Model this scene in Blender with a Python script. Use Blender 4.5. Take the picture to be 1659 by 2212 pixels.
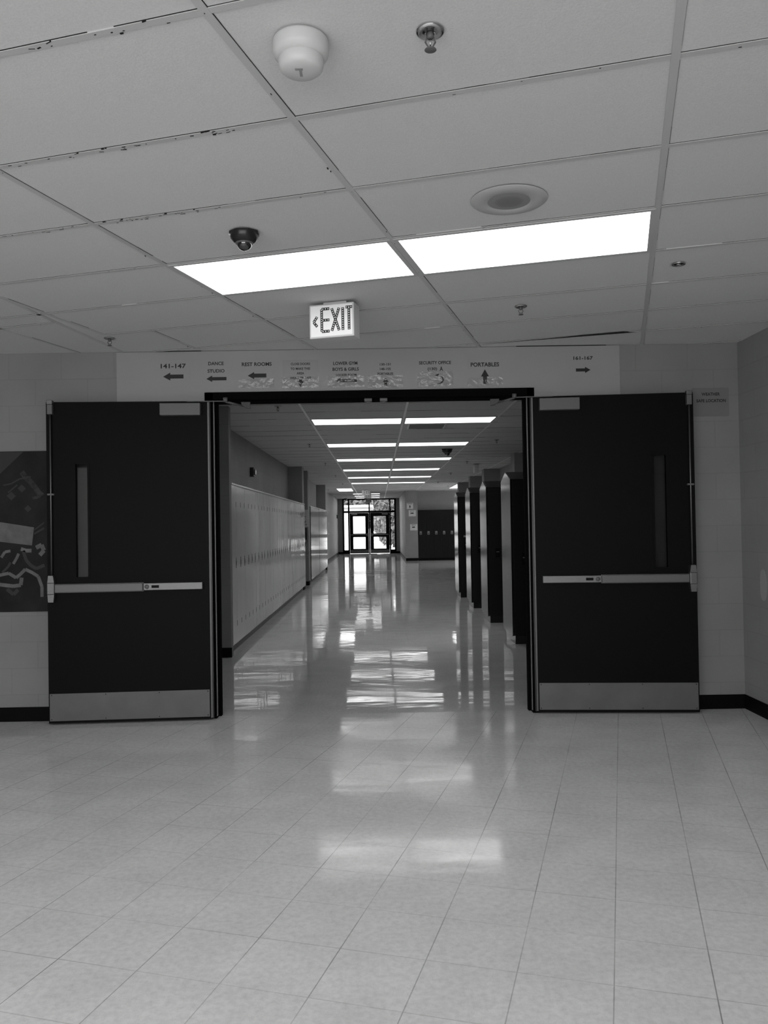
import bpy, bmesh, math, random
from mathutils import Vector, Matrix
random.seed(7)
D = bpy.data; SC = bpy.context.scene; COL = SC.collection
for o in list(D.objects): D.objects.remove(o)
R = math.radians

# ------------------------------------------------------------ camera, world, lights, exposure
HC = 1.469; CZ = 2.842            # eye height, ceiling height
cam_d = D.cameras.new('camera'); cam = D.objects.new('camera', cam_d); COL.objects.link(cam)
pitch, roll, yaw = .0158, -.0164, .0077
F = Vector((math.sin(yaw)*math.cos(pitch), math.cos(yaw)*math.cos(pitch), math.sin(pitch)))
r0 = Vector((math.cos(yaw), -math.sin(yaw), 0)); u0 = r0.cross(F)
rr = r0*math.cos(roll)+u0*math.sin(roll); uu = -r0*math.sin(roll)+u0*math.cos(roll)
m = Matrix((rr, uu, -F)).transposed().to_4x4(); m.translation = (0, 0, HC)
cam.matrix_world = m
cam_d.sensor_fit = 'VERTICAL'; cam_d.sensor_height = 36; cam_d.lens = 36*1770.7/2212
cam_d.clip_start = .05; cam_d.clip_end = 400
SC.camera = cam
SC.view_settings.view_transform = 'Standard'; SC.view_settings.look = 'None'
SC.view_settings.exposure = 0.0; SC.view_settings.gamma = 1; SC.view_settings.use_curve_mapping = False

LIGHT_E = 3.1      # radiance of the ceiling light diffusers
w = D.worlds.new('sky'); SC.world = w; w.use_nodes = True
w.node_tree.nodes['Background'].inputs[0].default_value = (1, 1, 1, 1)
w.node_tree.nodes['Background'].inputs[1].default_value = 5.2

def area(name, loc, direction, sx, sy, power, spread=180):
    l = D.lights.new(name, 'AREA'); l.shape = 'RECTANGLE'; l.size = sx; l.size_y = sy; l.energy = power
    l.spread = R(spread)
    o = D.objects.new(name, l); COL.objects.link(o); o.location = loc
    o.rotation_euler = Vector(direction).to_track_quat('-Z', 'Y').to_euler(); return o
# daylight enters by the exit, the side hall window and the windows added behind the camera: sky portals in those openings
def portal(name, loc, direction, sx, sy):
    o = area(name, loc, direction, sx, sy, 1); o.data.cycles.is_portal = True; return o
portal('exit_sky_portal', (-.43, 42.5, 1.4), (0, -1, 0), 2.8, 2.8)
portal('side_hall_sky_portal', (8.8, 30.6, 1.57), (-1, 0, 0), 6.0, 2.1)
portal('added_window_sky_portal', (-1.5, -2.78, 1.55), (0, 1, 0), 7.0, 2.2)

# ------------------------------------------------------------ materials
def mat(name, col, rough=.6, metal=0, spec=.5, coat=0, emis=0):
    mt = D.materials.new(name); mt.use_nodes = True
    b = mt.node_tree.nodes['Principled BSDF']
    b.inputs['Base Color'].default_value = (col, col, col, 1)
    b.inputs['Roughness'].default_value = rough; b.inputs['Metallic'].default_value = metal
    b.inputs['Specular IOR Level'].default_value = spec
    b.inputs['Coat Weight'].default_value = coat
    if emis:
        b.inputs['Emission Color'].default_value = (1, 1, 1, 1); b.inputs['Emission Strength'].default_value = emis
    return mt
def nd(mt, t, **k):
    n = mt.node_tree.nodes.new(t)
    for a, v in k.items(): setattr(n, a, v)
    return n
def lk(mt, a, b): mt.node_tree.links.new(a, b)
def speckle(mt, col, amp, scale, bump=0, stretch=(1, 1, 1), detail=4, rough=None):
    """soft mottling of the base colour and, if asked, a matching bump"""
    b = mt.node_tree.nodes['Principled BSDF']
    g = nd(mt, 'ShaderNodeNewGeometry'); mp = nd(mt, 'ShaderNodeMapping'); mp.inputs['Scale'].default_value = stretch
    lk(mt, g.outputs['Position'], mp.inputs[0])
    n = nd(mt, 'ShaderNodeTexNoise'); n.inputs['Scale'].default_value = scale; n.inputs['Detail'].default_value = detail
    lk(mt, mp.outputs[0], n.inputs['Vector'])
    r = nd(mt, 'ShaderNodeMapRange'); r.inputs[1].default_value = .25; r.inputs[2].default_value = .75
    r.inputs[3].default_value = col*(1-amp); r.inputs[4].default_value = col*(1+amp)
    lk(mt, n.outputs[0], r.inputs[0]); lk(mt, r.outputs[0], b.inputs['Base Color'])
    if bump:
        bp = nd(mt, 'ShaderNodeBump'); bp.inputs['Strength'].default_value = bump; bp.inputs['Distance'].default_value = .002
        lk(mt, n.outputs[0], bp.inputs['Height']); lk(mt, bp.outputs[0], b.inputs['Normal'])
    return mt
def block(name, col, axis, bump=.2):
    """painted concrete block wall; axis = the horizontal axis of the wall"""
    mt = mat(name, col, .55, spec=.35); b = mt.node_tree.nodes['Principled BSDF']
    g = nd(mt, 'ShaderNodeNewGeometry'); s = nd(mt, 'ShaderNodeSeparateXYZ'); c = nd(mt, 'ShaderNodeCombineXYZ')
    lk(mt, g.outputs['Position'], s.inputs[0]); lk(mt, s.outputs[axis], c.inputs[0]); lk(mt, s.outputs['Z'], c.inputs[1])
    t = nd(mt, 'ShaderNodeTexBrick'); t.inputs['Scale'].default_value = 1; t.inputs['Brick Width'].default_value = .4064
    t.inputs['Row Height'].default_value = .2032; t.inputs['Mortar Size'].default_value = .005
    t.inputs['Mortar Smooth'].default_value = .6
    t.inputs['Color1'].default_value = (col, col, col, 1); t.inputs['Color2'].default_value = (col*1.03,)*3+(1,)
    t.inputs['Mortar'].default_value = (col*.93,)*3+(1,)
    lk(mt, c.outputs[0], t.inputs['Vector'])
    n = nd(mt, 'ShaderNodeTexNoise'); n.inputs['Scale'].default_value = 2.2; n.inputs['Detail'].default_value = 5
    lk(mt, g.outputs['Position'], n.inputs['Vector'])
    r = nd(mt, 'ShaderNodeMapRange'); r.inputs[1].default_value = .3; r.inputs[2].default_value = .7
    r.inputs[3].default_value = .92; r.inputs[4].default_value = 1.06; lk(mt, n.outputs[0], r.inputs[0])
    mx = nd(mt, 'ShaderNodeMix', data_type='RGBA', blend_type='MULTIPLY'); mx.inputs[0].default_value = 1
    lk(mt, t.outputs[0], mx.inputs[6]); lk(mt, r.outputs[0], mx.inputs[7]); lk(mt, mx.outputs[2], b.inputs['Base Color'])
    bp = nd(mt, 'ShaderNodeBump', invert=True); bp.inputs['Strength'].default_value = bump; bp.inputs['Distance'].default_value = .004
    lk(mt, t.outputs['Fac'], bp.inputs['Height']); lk(mt, bp.outputs[0], b.inputs['Normal'])
    return mt

M = {}
M['block_x'] = block('painted_block_x', .245, 'X'); M['block_y'] = block('painted_block_y', .29, 'Y')
M['drywall'] = speckle(mat('painted_drywall', .46, .6, spec=.3), .345, .03, 3)
M['tile'] = speckle(mat('ceiling_tile', .66, .9, spec=.15), .68, .05, 160, .25, detail=2)
M['tile2'] = speckle(mat('corridor_ceiling_tile', .62, .9, spec=.15), .62, .05, 120, .25, detail=2); M['tbar_sheen'] = mat('sheen_ceiling_bar', .85, .4)  # long corridor bars: their sheen is put into a paler base colour
M['tbar'] = mat('ceiling_bar', .55, .5)
M['gap'] = mat('dark_gap', .004, .9)
M['black'] = mat('black_paint', .0035, .5, spec=.09)
M['frameblack'] = mat('matt_black_frame', .004, .85, spec=.03)
M['blackgloss'] = mat('black_gloss_enamel', .008, .13, spec=.6)
M['rubber'] = mat('black_rubber_base', .004, .5, spec=.08)
M['steel'] = speckle(mat('brushed_steel', .17, .42, metal=.85), .17, .08, 30, 0, (1, 1, 12))
M['hinge'] = mat('hinge_steel', .15, .5, metal=.6)
M['kick'] = speckle(mat('kick_plate_steel', .14, .5, metal=.5), .14, .10, 6, 0, (1, 1, 1))
M['chrome'] = mat('chrome', .6, .15, metal=1)
M['closer'] = mat('closer_grey', .13, .5, metal=.2)
M['locker'] = speckle(mat('light_locker_enamel', .74, .09, spec=.6), .74, .05, 2.0, 0, (1, 1, .3))
M['lockeredge'] = mat('locker_trim_enamel', .6, .2, spec=.6)
M['seam'] = mat('locker_seam', .03, .6)
M['darklocker'] = mat('dark_locker_enamel', .006, .35, spec=.2)
M['white'] = mat('white_plastic', .60, .45)
M['speakerw'] = mat('speaker_white', .50, .5)
M['grey'] = mat('grey_plastic', .3, .45)
M['midgrey'] = mat('mid_grey', .18, .5)
M['paper'] = mat('paper', .6, .6); M['greypaper'] = mat('grey_paper', .30, .35, spec=.6)
M['greypaper2'] = mat('tinted_paper', .19, .4)
M['ink'] = mat('ink', .010, .6)
M['darkplastic'] = mat('dark_plastic', .012, .3)
M['smoked'] = mat('smoked_dome', .006, .05, spec=.8, coat=1)
M['diffuser'] = mat('lit_diffuser', .8, .5, emis=LIGHT_E)
M['exitface'] = mat('exit_face', .75, .25, emis=.13)
M['mat'] = speckle(mat('floor_mat', .05, .9), .05, .3, 60)
M['patch'] = mat('fresh_paint', .38, .5)

# glossy waxed vinyl floor
def floor_mat(name, ang, ox, oy, size, line, ra=.03, rb=.085):
    mt = mat(name, .5, .09, spec=.5); b = mt.node_tree.nodes['Principled BSDF']
    g = nd(mt, 'ShaderNodeNewGeometry'); mp = nd(mt, 'ShaderNodeMapping')
    # rotate into the tile grid
    v = nd(mt, 'ShaderNodeVectorMath', operation='SUBTRACT'); v.inputs[1].default_value = (ox, oy, 0)
    lk(mt, g.outputs['Position'], v.inputs[0]); mp.inputs['Rotation'].default_value = (0, 0, ang)
    lk(mt, v.outputs[0], mp.inputs[0]); s = nd(mt, 'ShaderNodeSeparateXYZ'); lk(mt, mp.outputs[0], s.inputs[0])
    def lines(out, wd):
        d = nd(mt, 'ShaderNodeMath', operation='DIVIDE'); d.inputs[1].default_value = size; lk(mt, out, d.inputs[0])
        a = nd(mt, 'ShaderNodeMath', operation='PINGPONG'); a.inputs[1].default_value = .5; lk(mt, d.outputs[0], a.inputs[0])
        r = nd(mt, 'ShaderNodeMapRange'); r.inputs[1].default_value = wd/size*.3; r.inputs[2].default_value = wd/size
        r.inputs[3].default_value = 1; r.inputs[4].default_value = 0; lk(mt, a.outputs[0], r.inputs[0]); return r.outputs[0]
    lx = lines(s.outputs['X'], .0028); ly = lines(s.outputs['Y'], .0034)
    # the seams fade in and out
    nf = nd(mt, 'ShaderNodeTexNoise'); nf.inputs['Scale'].default_value = 1.3; nf.inputs['Detail'].default_value = 3; lk(mt, g.outputs['Position'], nf.inputs['Vector'])
    fr = nd(mt, 'ShaderNodeMapRange'); fr.inputs[1].default_value = .35; fr.inputs[2].default_value = .65; fr.inputs[3].default_value = .25; fr.inputs[4].default_value = 1; lk(mt, nf.outputs[0], fr.inputs[0])
    m1 = nd(mt, 'ShaderNodeMath', operation='MULTIPLY'); m1.inputs[1].default_value = line*.9; lk(mt, lx, m1.inputs[0])
    m2 = nd(mt, 'ShaderNodeMath', operation='MULTIPLY'); m2.inputs[1].default_value = line*.42; lk(mt, ly, m2.inputs[0])
    mm = nd(mt, 'ShaderNodeMath', operation='MAXIMUM'); lk(mt, m1.outputs[0], mm.inputs[0]); lk(mt, m2.outputs[0], mm.inputs[1])
    mf = nd(mt, 'ShaderNodeMath', operation='MULTIPLY'); lk(mt, mm.outputs[0], mf.inputs[0]); lk(mt, fr.outputs[0], mf.inputs[1])
    # marbled tile colour
    n1 = nd(mt, 'ShaderNodeTexNoise'); n1.inputs['Scale'].default_value = 38; n1.inputs['Detail'].default_value = 6; n1.inputs['Roughness'].default_value = .7
    lk(mt, g.outputs['Position'], n1.inputs['Vector'])
    r1 = nd(mt, 'ShaderNodeMapRange'); r1.inputs[1].default_value = .3; r1.inputs[2].default_value = .6; r1.inputs[3].default_value = .66; r1.inputs[4].default_value = .80; lk(mt, n1.outputs[0], r1.inputs[0])
    n2 = nd(mt, 'ShaderNodeTexNoise'); n2.inputs['Scale'].default_value = 3.5; n2.inputs['Detail'].default_value = 5; lk(mt, g.outputs['Position'], n2.inputs['Vector'])
    r2 = nd(mt, 'ShaderNodeMapRange'); r2.inputs[1].default_value = .3; r2.inputs[2].default_value = .7; r2.inputs[3].default_value = .93; r2.inputs[4].default_value = 1.05; lk(mt, n2.outputs[0], r2.inputs[0])
    mu = nd(mt, 'ShaderNodeMath', operation='MULTIPLY'); lk(mt, r1.outputs[0], mu.inputs[0]); lk(mt, r2.outputs[0], mu.inputs[1])
    inv = nd(mt, 'ShaderNodeMath', operation='SUBTRACT'); inv.inputs[0].default_value = 1; lk(mt, mf.outputs[0], inv.inputs[1])
    mu2 = nd(mt, 'ShaderNodeMath', operation='MULTIPLY'); lk(mt, mu.outputs[0], mu2.inputs[0]); lk(mt, inv.outputs[0], mu2.inputs[1])
    lk(mt, mu2.outputs[0], b.inputs['Base Color'])
    # wavy wax: broad undulations a little wider across the hall than along it
    mp2 = nd(mt, 'ShaderNodeMapping'); mp2.inputs['Scale'].default_value = (1.1, 2.2, 1); lk(mt, g.outputs['Position'], mp2.inputs[0])
    n3 = nd(mt, 'ShaderNodeTexNoise'); n3.inputs['Scale'].default_value = 1.5; n3.inputs['Detail'].default_value = 2.5; lk(mt, mp2.outputs[0], n3.inputs['Vector'])
    bp = nd(mt, 'ShaderNodeBump'); bp.inputs['Strength'].default_value = 1; bp.inputs['Distance'].default_value = .0019
    lk(mt, n3.outputs[0], bp.inputs['Height']); lk(mt, bp.outputs[0], b.inputs['Normal'])
    # worn patches are duller
    r4 = nd(mt, 'ShaderNodeMapRange'); r4.inputs[1].default_value = .35; r4.inputs[2].default_value = .65; r4.inputs[3].default_value = ra; r4.inputs[4].default_value = rb
    lk(mt, nf.outputs[0], r4.inputs[0]); lk(mt, r4.outputs[0], b.inputs['Roughness'])
    return mt
G = .2891
M['floor_near'] = floor_mat('vinyl_tile_lobby', G, .811, 2.905, .3055, .72, .06, .17)
M['floor_far'] = floor_mat('vinyl_tile_corridor', 0, .357, 6.4, .3048, .15)

def glass(name, tint=1.0):
    mt = D.materials.new(name); mt.use_nodes = True; nt = mt.node_tree; nt.nodes.clear()
    o = nt.nodes.new('ShaderNodeOutputMaterial'); t = nt.nodes.new('ShaderNodeBsdfTransparent'); t.inputs[0].default_value = (tint,)*3+(1,)
    gl = nt.nodes.new('ShaderNodeBsdfGlossy'); gl.inputs['Roughness'].default_value = .02
    fr = nt.nodes.new('ShaderNodeFresnel'); fr.inputs[0].default_value = 1.3; mx = nt.nodes.new('ShaderNodeMixShader')
    nt.links.new(fr.outputs[0], mx.inputs[0]); nt.links.new(t.outputs[0], mx.inputs[1]); nt.links.new(gl.outputs[0], mx.inputs[2]); nt.links.new(mx.outputs[0], o.inputs[0])
    return mt
M['glass'] = glass('clear_glass', .93); M['wired'] = glass('dark_lite_glass', .62); [setattr(n.inputs[0], 'default_value', 1.16) for n in M['wired'].node_tree.nodes if n.type == 'FRESNEL']
# clear plastic sleeve, crumpled
def sleeve():
    mt = glass('crumpled_clear_plastic', 1.0); nt = mt.node_tree
    g = [n for n in nt.nodes if n.type == 'BSDF_GLOSSY'][0]; g.inputs['Roughness'].default_value = .16
    fr = [n for n in nt.nodes if n.type == 'FRESNEL'][0]; fr.inputs[0].default_value = 1.45
    ge = nt.nodes.new('ShaderNodeNewGeometry'); n = nt.nodes.new('ShaderNodeTexNoise'); n.inputs['Scale'].default_value = 26; n.inputs['Detail'].default_value = 2
    b = nt.nodes.new('ShaderNodeBump'); b.inputs['Strength'].default_value = 1; b.inputs['Distance'].default_value = .014
    nt.links.new(ge.outputs['Position'], n.inputs['Vector']); nt.links.new(n.outputs[0], b.inputs['Height']); nt.links.new(b.outputs[0], g.inputs['Normal'])
    return mt
M['sleeve'] = sleeve()
# perforated speaker grille
def perf():
    mt = mat('perforated_grille', .2, .5); b = mt.node_tree.nodes['Principled BSDF']
    tc = nd(mt, 'ShaderNodeTexCoord'); v = nd(mt, 'ShaderNodeTexVoronoi'); v.inputs['Scale'].default_value = 230; v.inputs['Randomness'].default_value = 0
    lk(mt, tc.outputs['Object'], v.inputs['Vector']); r = nd(mt, 'ShaderNodeMapRange')
    r.inputs[1].default_value = .25; r.inputs[2].default_value = .4; r.inputs[3].default_value = .02; r.inputs[4].default_value = .30
    lk(mt, v.outputs['Distance'], r.inputs[0]); lk(mt, r.outputs[0], b.inputs['Base Color']); return mt
M['grille'] = perf()

# ------------------------------------------------------------ mesh helpers
class MB:
    def __init__(s): s.bm = bmesh.new(); s.mats = []
    def mi(s, k):
        if k not in s.mats: s.mats.append(k)
        return s.mats.index(k)
    def _t(s, vs, M4):
        if M4 is not None:
            for v in vs: v.co = M4 @ v.co
    def box(s, x0, x1, y0, y1, z0, z1, k, M4=None, bev=0):
        if x0 > x1: x0, x1 = x1, x0
        if y0 > y1: y0, y1 = y1, y0
        if z0 > z1: z0, z1 = z1, z0
        i = s.mi(k)
        vs = [s.bm.verts.new(p) for p in ((x0,y0,z0),(x1,y0,z0),(x1,y1,z0),(x0,y1,z0),(x0,y0,z1),(x1,y0,z1),(x1,y1,z1),(x0,y1,z1))]
        fs = [s.bm.faces.new([vs[j] for j in f]) for f in ((0,3,2,1),(4,5,6,7),(0,1,5,4),(1,2,6,5),(2,3,7,6),(3,0,4,7))]
        for f in fs: f.material_index = i
        if bev:
            es = list({e for f in fs for e in f.edges})
            r = bmesh.ops.bevel(s.bm, geom=es, offset=bev, segments=2, affect='EDGES', profile=.5)
            for f in r['faces']: f.material_index = i
            vs = list({v for f in r['faces'] for v in f.verts} | {v for v in vs if v.is_valid})
        s._t(vs, M4)
    def poly(s, pts, k, M4=None):
        vs = [s.bm.verts.new(p) for p in pts]; f = s.bm.faces.new(vs); f.material_index = s.mi(k); s._t(vs, M4)
    def prism(s, pts, axis, a, b, k, M4=None):
        """extrude 2-D outline pts along axis from a to b"""
        def P(p, t):
            return {'X': (t, p[0], p[1]), 'Y': (p[0], t, p[1]), 'Z': (p[0], p[1], t)}[axis]
        i = s.mi(k); A = [s.bm.verts.new(P(p, a)) for p in pts]; B = [s.bm.verts.new(P(p, b)) for p in pts]
        n = len(pts); fs = [s.bm.faces.new(A[::-1]), s.bm.faces.new(B)]
        for j in range(n): fs.append(s.bm.faces.new([A[j], A[(j+1) % n], B[(j+1) % n], B[j]]))
        for f in fs: f.material_index = i
        bmesh.ops.recalc_face_normals(s.bm, faces=fs); s._t(A+B, M4)
    def lathe(s, prof, k, seg=32, M4=None, smooth=True):
        """prof: list of (radius, z)"""
        i = s.mi(k); rings = []
        for r, z in prof:
            rings.append([s.bm.verts.new((r*math.cos(2*math.pi*j/seg), r*math.sin(2*math.pi*j/seg), z)) for j in range(seg)] if r > 1e-6 else [s.bm.verts.new((0, 0, z))])
        fs = []
        for a, b in zip(rings, rings[1:]):
            for j in range(seg):
                j2 = (j+1) % seg
                if len(a) == 1 and len(b) == 1: continue
                if len(a) == 1: fs.append(s.bm.faces.new([a[0], b[j], b[j2]]))
                elif len(b) == 1: fs.append(s.bm.faces.new([a[j], b[0], a[j2]]))
                else: fs.append(s.bm.faces.new([a[j], b[j], b[j2], a[j2]]))
        for f in fs: f.material_index = i; f.smooth = smooth
        bmesh.ops.recalc_face_normals(s.bm, faces=fs)
        s._t([v for r in rings for v in r], M4)
    def tube(s, a, b, r, k, seg=12, r2=None):
        a = Vector(a); b = Vector(b); d = b-a; q = d.to_track_quat('Z', 'Y').to_matrix().to_4x4(); q.translation = a
        s.lathe([(0, 0), (r, 0), (r2 or r, d.length), (0, d.length)], k, seg, q)
    def build(s, name, parent=None, loc=(0, 0, 0), rz=0):
        me = D.meshes.new(name); s.bm.to_mesh(me); s.bm.free()
        for k in s.mats: me.materials.append(M[k])
        o = D.objects.new(name, me); COL.objects.link(o); o.location = loc; o.rotation_euler = (0, 0, rz)
        if parent is not None: o.parent = parent
        return o
def tag(o, label=None, cat=None, group=None, kind=None):
    if label: o['label'] = label
    if cat: o['category'] = cat
    if group: o['group'] = group
    if kind: o['kind'] = kind
    return o
def thing(name, loc, label, cat, group=None, rz=0, kind=None):
    o = D.objects.new(name, None); o.empty_display_size = .1; COL.objects.link(o); o.location = loc; o.rotation_euler = (0, 0, rz)
    return tag(o, label, cat, group, kind)
def children(o): return [c for c in D.objects if c.parent == o]
KIDS = {}
def copy_tree(o, loc=None, rz=None, label=None, group=None, parent=None):
    c = o.copy(); COL.objects.link(c); c.parent = parent
    if loc is not None: c.location = loc
    if rz is not None: c.rotation_euler = (0, 0, rz)
    if label: c['label'] = label
    if group: c['group'] = group
    if o.name not in KIDS: KIDS[o.name] = children(o)
    for ch in KIDS[o.name]: copy_tree(ch, parent=c)
    return c
def text_polys(txt, cx, cz, width, cap, name='lettering', parent=None, y=0.0, k='ink', bold=.028, M4=None):
    """flat lettering facing -Y, centred at (cx,cz); width and cap height in metres; real thickness"""
    cu = D.curves.new('t', 'FONT'); cu.body = txt; cu.align_x = 'CENTER'; cu.size = 1; cu.offset = bold; cu.extrude = .0; cu.resolution_u = 3
    to = D.objects.new('t', cu); COL.objects.link(to); bpy.context.view_layer.update()
    dg = bpy.context.evaluated_depsgraph_get(); me = D.meshes.new_from_object(to.evaluated_get(dg))
    D.objects.remove(to); D.curves.remove(cu)
    xs = [v.co.x for v in me.vertices]; ys = [v.co.y for v in me.vertices]
    w0 = max(xs)-min(xs); mx = (max(xs)+min(xs))/2; h0 = max(ys)-min(ys); my = (max(ys)+min(ys))/2
    sx = width/w0; sy = cap/h0
    for v in me.vertices: v.co = Vector(((v.co.x-mx)*sx+cx, y, (v.co.y-my)*sy+cz))
    if M4 is not None:
        for v in me.vertices: v.co = M4 @ v.co
    me.materials.append(M[k]); o = D.objects.new(name, me); COL.objects.link(o)
    if parent is not None: o.parent = parent
    return o
def rotm(loc, rz=0): 
    m = Matrix.Rotation(rz, 4, 'Z'); m.translation = loc; return m

# ------------------------------------------------------------ setting: floor, walls
YW = 6.366; YB = 6.52          # lobby face and corridor face of the doorway wall
XR = 2.83; XL = -6.6; YN = -2.6; XS = 8.6; YE = 42.3; XC = -2.05
def st(mb, name, label=None): return tag(mb.build(name), label, None, None, 'structure')
b = MB(); b.box(XL-.2, XR+.2, YN-.3, YW+.06, -.1, 0, 'floor_near'); st(b, 'floor', 'pale glossy vinyl tile floor of the lobby')
b = MB(); b.box(-3.2, XS+.4, YW+.06, YE+.12, -.1, 0, 'floor_far'); st(b, 'floor_corridor', 'pale polished vinyl floor of the corridor')
# ceilings
b = MB(); b.box(XL-.2, XR+.2, YN-.2, YW+.03, 2.846, 2.95, 'tile'); ceil1 = st(b, 'ceiling', 'white suspended tile ceiling of the lobby')
b = MB(); b.box(-3.2, XS+.3, YW+.03, YE+.2, 2.846, 2.95, 'tile2'); ceil2 = st(b, 'ceiling_corridor', 'suspended tile ceiling of the corridor')
# doorway wall
b = MB()
b.box(XL-.2, -1.305, YW, YB, 0, CZ+.02, 'block_x'); b.box(1.21, XS+.2, YW, YB, 0, CZ+.02, 'block_x')
b.box(-1.305, 1.21, YW, YB, 2.50, CZ+.02, 'block_x'); st(b, 'wall_front', 'painted block wall around the double doorway')
b = MB(); b.prism([(-2.008, 2.44), (-1.33, 2.44), (-1.33, 2.52), (1.233, 2.52), (1.233, 2.44), (1.905, 2.44), (1.905, 2.8395), (-2.008, 2.8395)], 'Y', YW-.008, YW, 'drywall'); st(b, 'trim_1', 'smooth light band of wall over the doorway carrying the signs')
b = MB(); b.box(XR, XR+.15, YN, YW, 0, CZ+.02, 'block_y'); st(b, 'wall_right', 'painted block wall at the right of the lobby')
b = MB(); b.box(XL-.15, XL, YN, YW, 0, CZ+.02, 'block_y'); st(b, 'wall_left', 'painted block wall at the left of the lobby')
# back wall behind the camera; its band of windows is added for daylight
b = MB(); b.box(XL, XR, YN-.15, YN, 0, .45, 'block_x'); b.box(XL, XR, YN-.15, YN, 2.65, CZ+.02, 'block_x')
b.box(XL, -5.0, YN-.15, YN, .45, 2.65, 'block_x'); b.box(2.0, XR, YN-.15, YN, .45, 2.65, 'block_x'); st(b, 'wall_back', 'block wall with an added band of windows behind the camera')
fr = MB(); 
for x in (-5.0, -3.25, -1.5, .25, 1.95): fr.box(x, x+.05, YN-.12, YN-.05, .45, 2.65, 'midgrey')
fr.box(-5, 2, YN-.12, YN-.05, .45, .5, 'midgrey'); fr.box(-5, 2, YN-.12, YN-.05, 2.6, 2.65, 'midgrey')
wf = st(fr, 'added_window_1', 'unseen band of framed windows added behind the camera')
g = MB(); g.box(-5, 2, YN-.09, YN-.084, .5, 2.6, 'glass'); g.build('pane', wf)
# corridor walls
b = MB(); b.box(XC-.15, XC, YB, YE, 0, CZ+.02, 'block_y'); st(b, 'wall_corridor_left', 'painted block wall along the left of the corridor')
b = MB(); b.box(XC, -1.68, 9.31, 9.44, 0, CZ+.02, 'block_x'); st(b, 'wall_stub', 'narrow end of wall in front of the light lockers')
def column(x0, x1, y0, y1, label, base=True):
    b = MB(); b.box(x0, x1, y0, y1, 0, CZ+.02, 'block_x'); o = st(b, 'wall_column', label)
    if base:
        b = MB(); b.box(x0-.01, x1+.01, y0-.01, y1+.01, 0, .1, 'rubber'); b.build('baseboard', o)
    return o
column(XC, -1.733, 18.92, 19.34, 'wall column rising behind the far end of the light lockers')
column(XC, -1.735, 20.38, 20.66, 'wall column with the star poster and pay phone')
column(XC, -1.74, 27.42, 27.9, 'wall column behind the tall glossy cabinets')
column(2.7, 3.1, 16.05, 16.5, 'nearest wall column at the right beyond the dark locker banks')
column(2.7, 3.1, 20.66, 21.1, 'second wall column at the right beyond the dark locker banks')
column(2.7, 3.1, 23.8, 24.2, 'third wall column at the right beyond the dark locker banks')
column(2.7, 3.1, 27.2, 27.6, 'last wall column at the right before the side hall')
b = MB(); b.box(3.1, 3.25, YB, 27.6, 0, CZ+.02, 'block_y'); st(b, 'wall_corridor_right', 'block wall behind the dark locker banks')
b = MB(); b.box(3.25, XS+.2, 27.45, 27.6, 0, CZ+.02, 'block_x'); st(b, 'wall_side_hall', 'near wall of the side hall')
b = MB(); b.box(1.12, 1.62, 33.2, 33.8, 0, CZ+.02, 'block_x'); b.box(1.12, 1.27, 33.8, YE, 0, CZ+.02, 'block_y'); st(b, 'wall_vestibule_right', 'block wall corner carrying small direction papers')
b = MB(); b.box(1.62, XS+.2, 33.62, 33.8, 0, CZ+.02, 'block_x'); st(b, 'wall_far', 'block wall above the far dark lockers')
b = MB(); b.box(XC, -1.80, YE, YE+.15, 0, CZ+.02, 'block_x'); b.box(.94, 1.27, YE, YE+.15, 0, CZ+.02, 'block_x'); st(b, 'wall_corridor_end', 'narrow returns of wall beside the far exit')
# end of the side hall: window opening
b = MB(); b.box(XS, XS+.15, 27.6, 33.62, 0, .55, 'block_y'); b.box(XS, XS+.15, 27.6, 33.62, 2.6, CZ+.02, 'block_y'); st(b, 'wall_side_end', 'end wall of the side hall under its window')
# baseboards
def bb(name, *bx):
    b = MB(); b.box(*bx, 0, .11, 'rubber'); return st(b, name, None)
bb('baseboard_front', XL, -1.32, YW-.006, YW); bb('baseboard_front', 1.23, XR, YW-.006, YW)
bb('baseboard_right', XR-.006, XR, YN, YW-.006); bb('baseboard_left', XL, XL+.006, YN, YW-.006)
bb('baseboard_stub', XC, -1.672, 9.302, 9.31)
bb('baseboard_corridor_left', XC, XC+.006, YB, YE); bb('baseboard_corridor_right', 3.094, 3.1, YB, 27.6)
bb('baseboard_end', XC, -1.8, YE-.006, YE); bb('baseboard_end', .94, 1.12, YE-.006, YE)
bb('baseboard_vestibule', 1.114, 1.12, 33.194, YE); bb('baseboard_vestibule', 1.12, 1.62, 33.194, 33.2)

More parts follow.
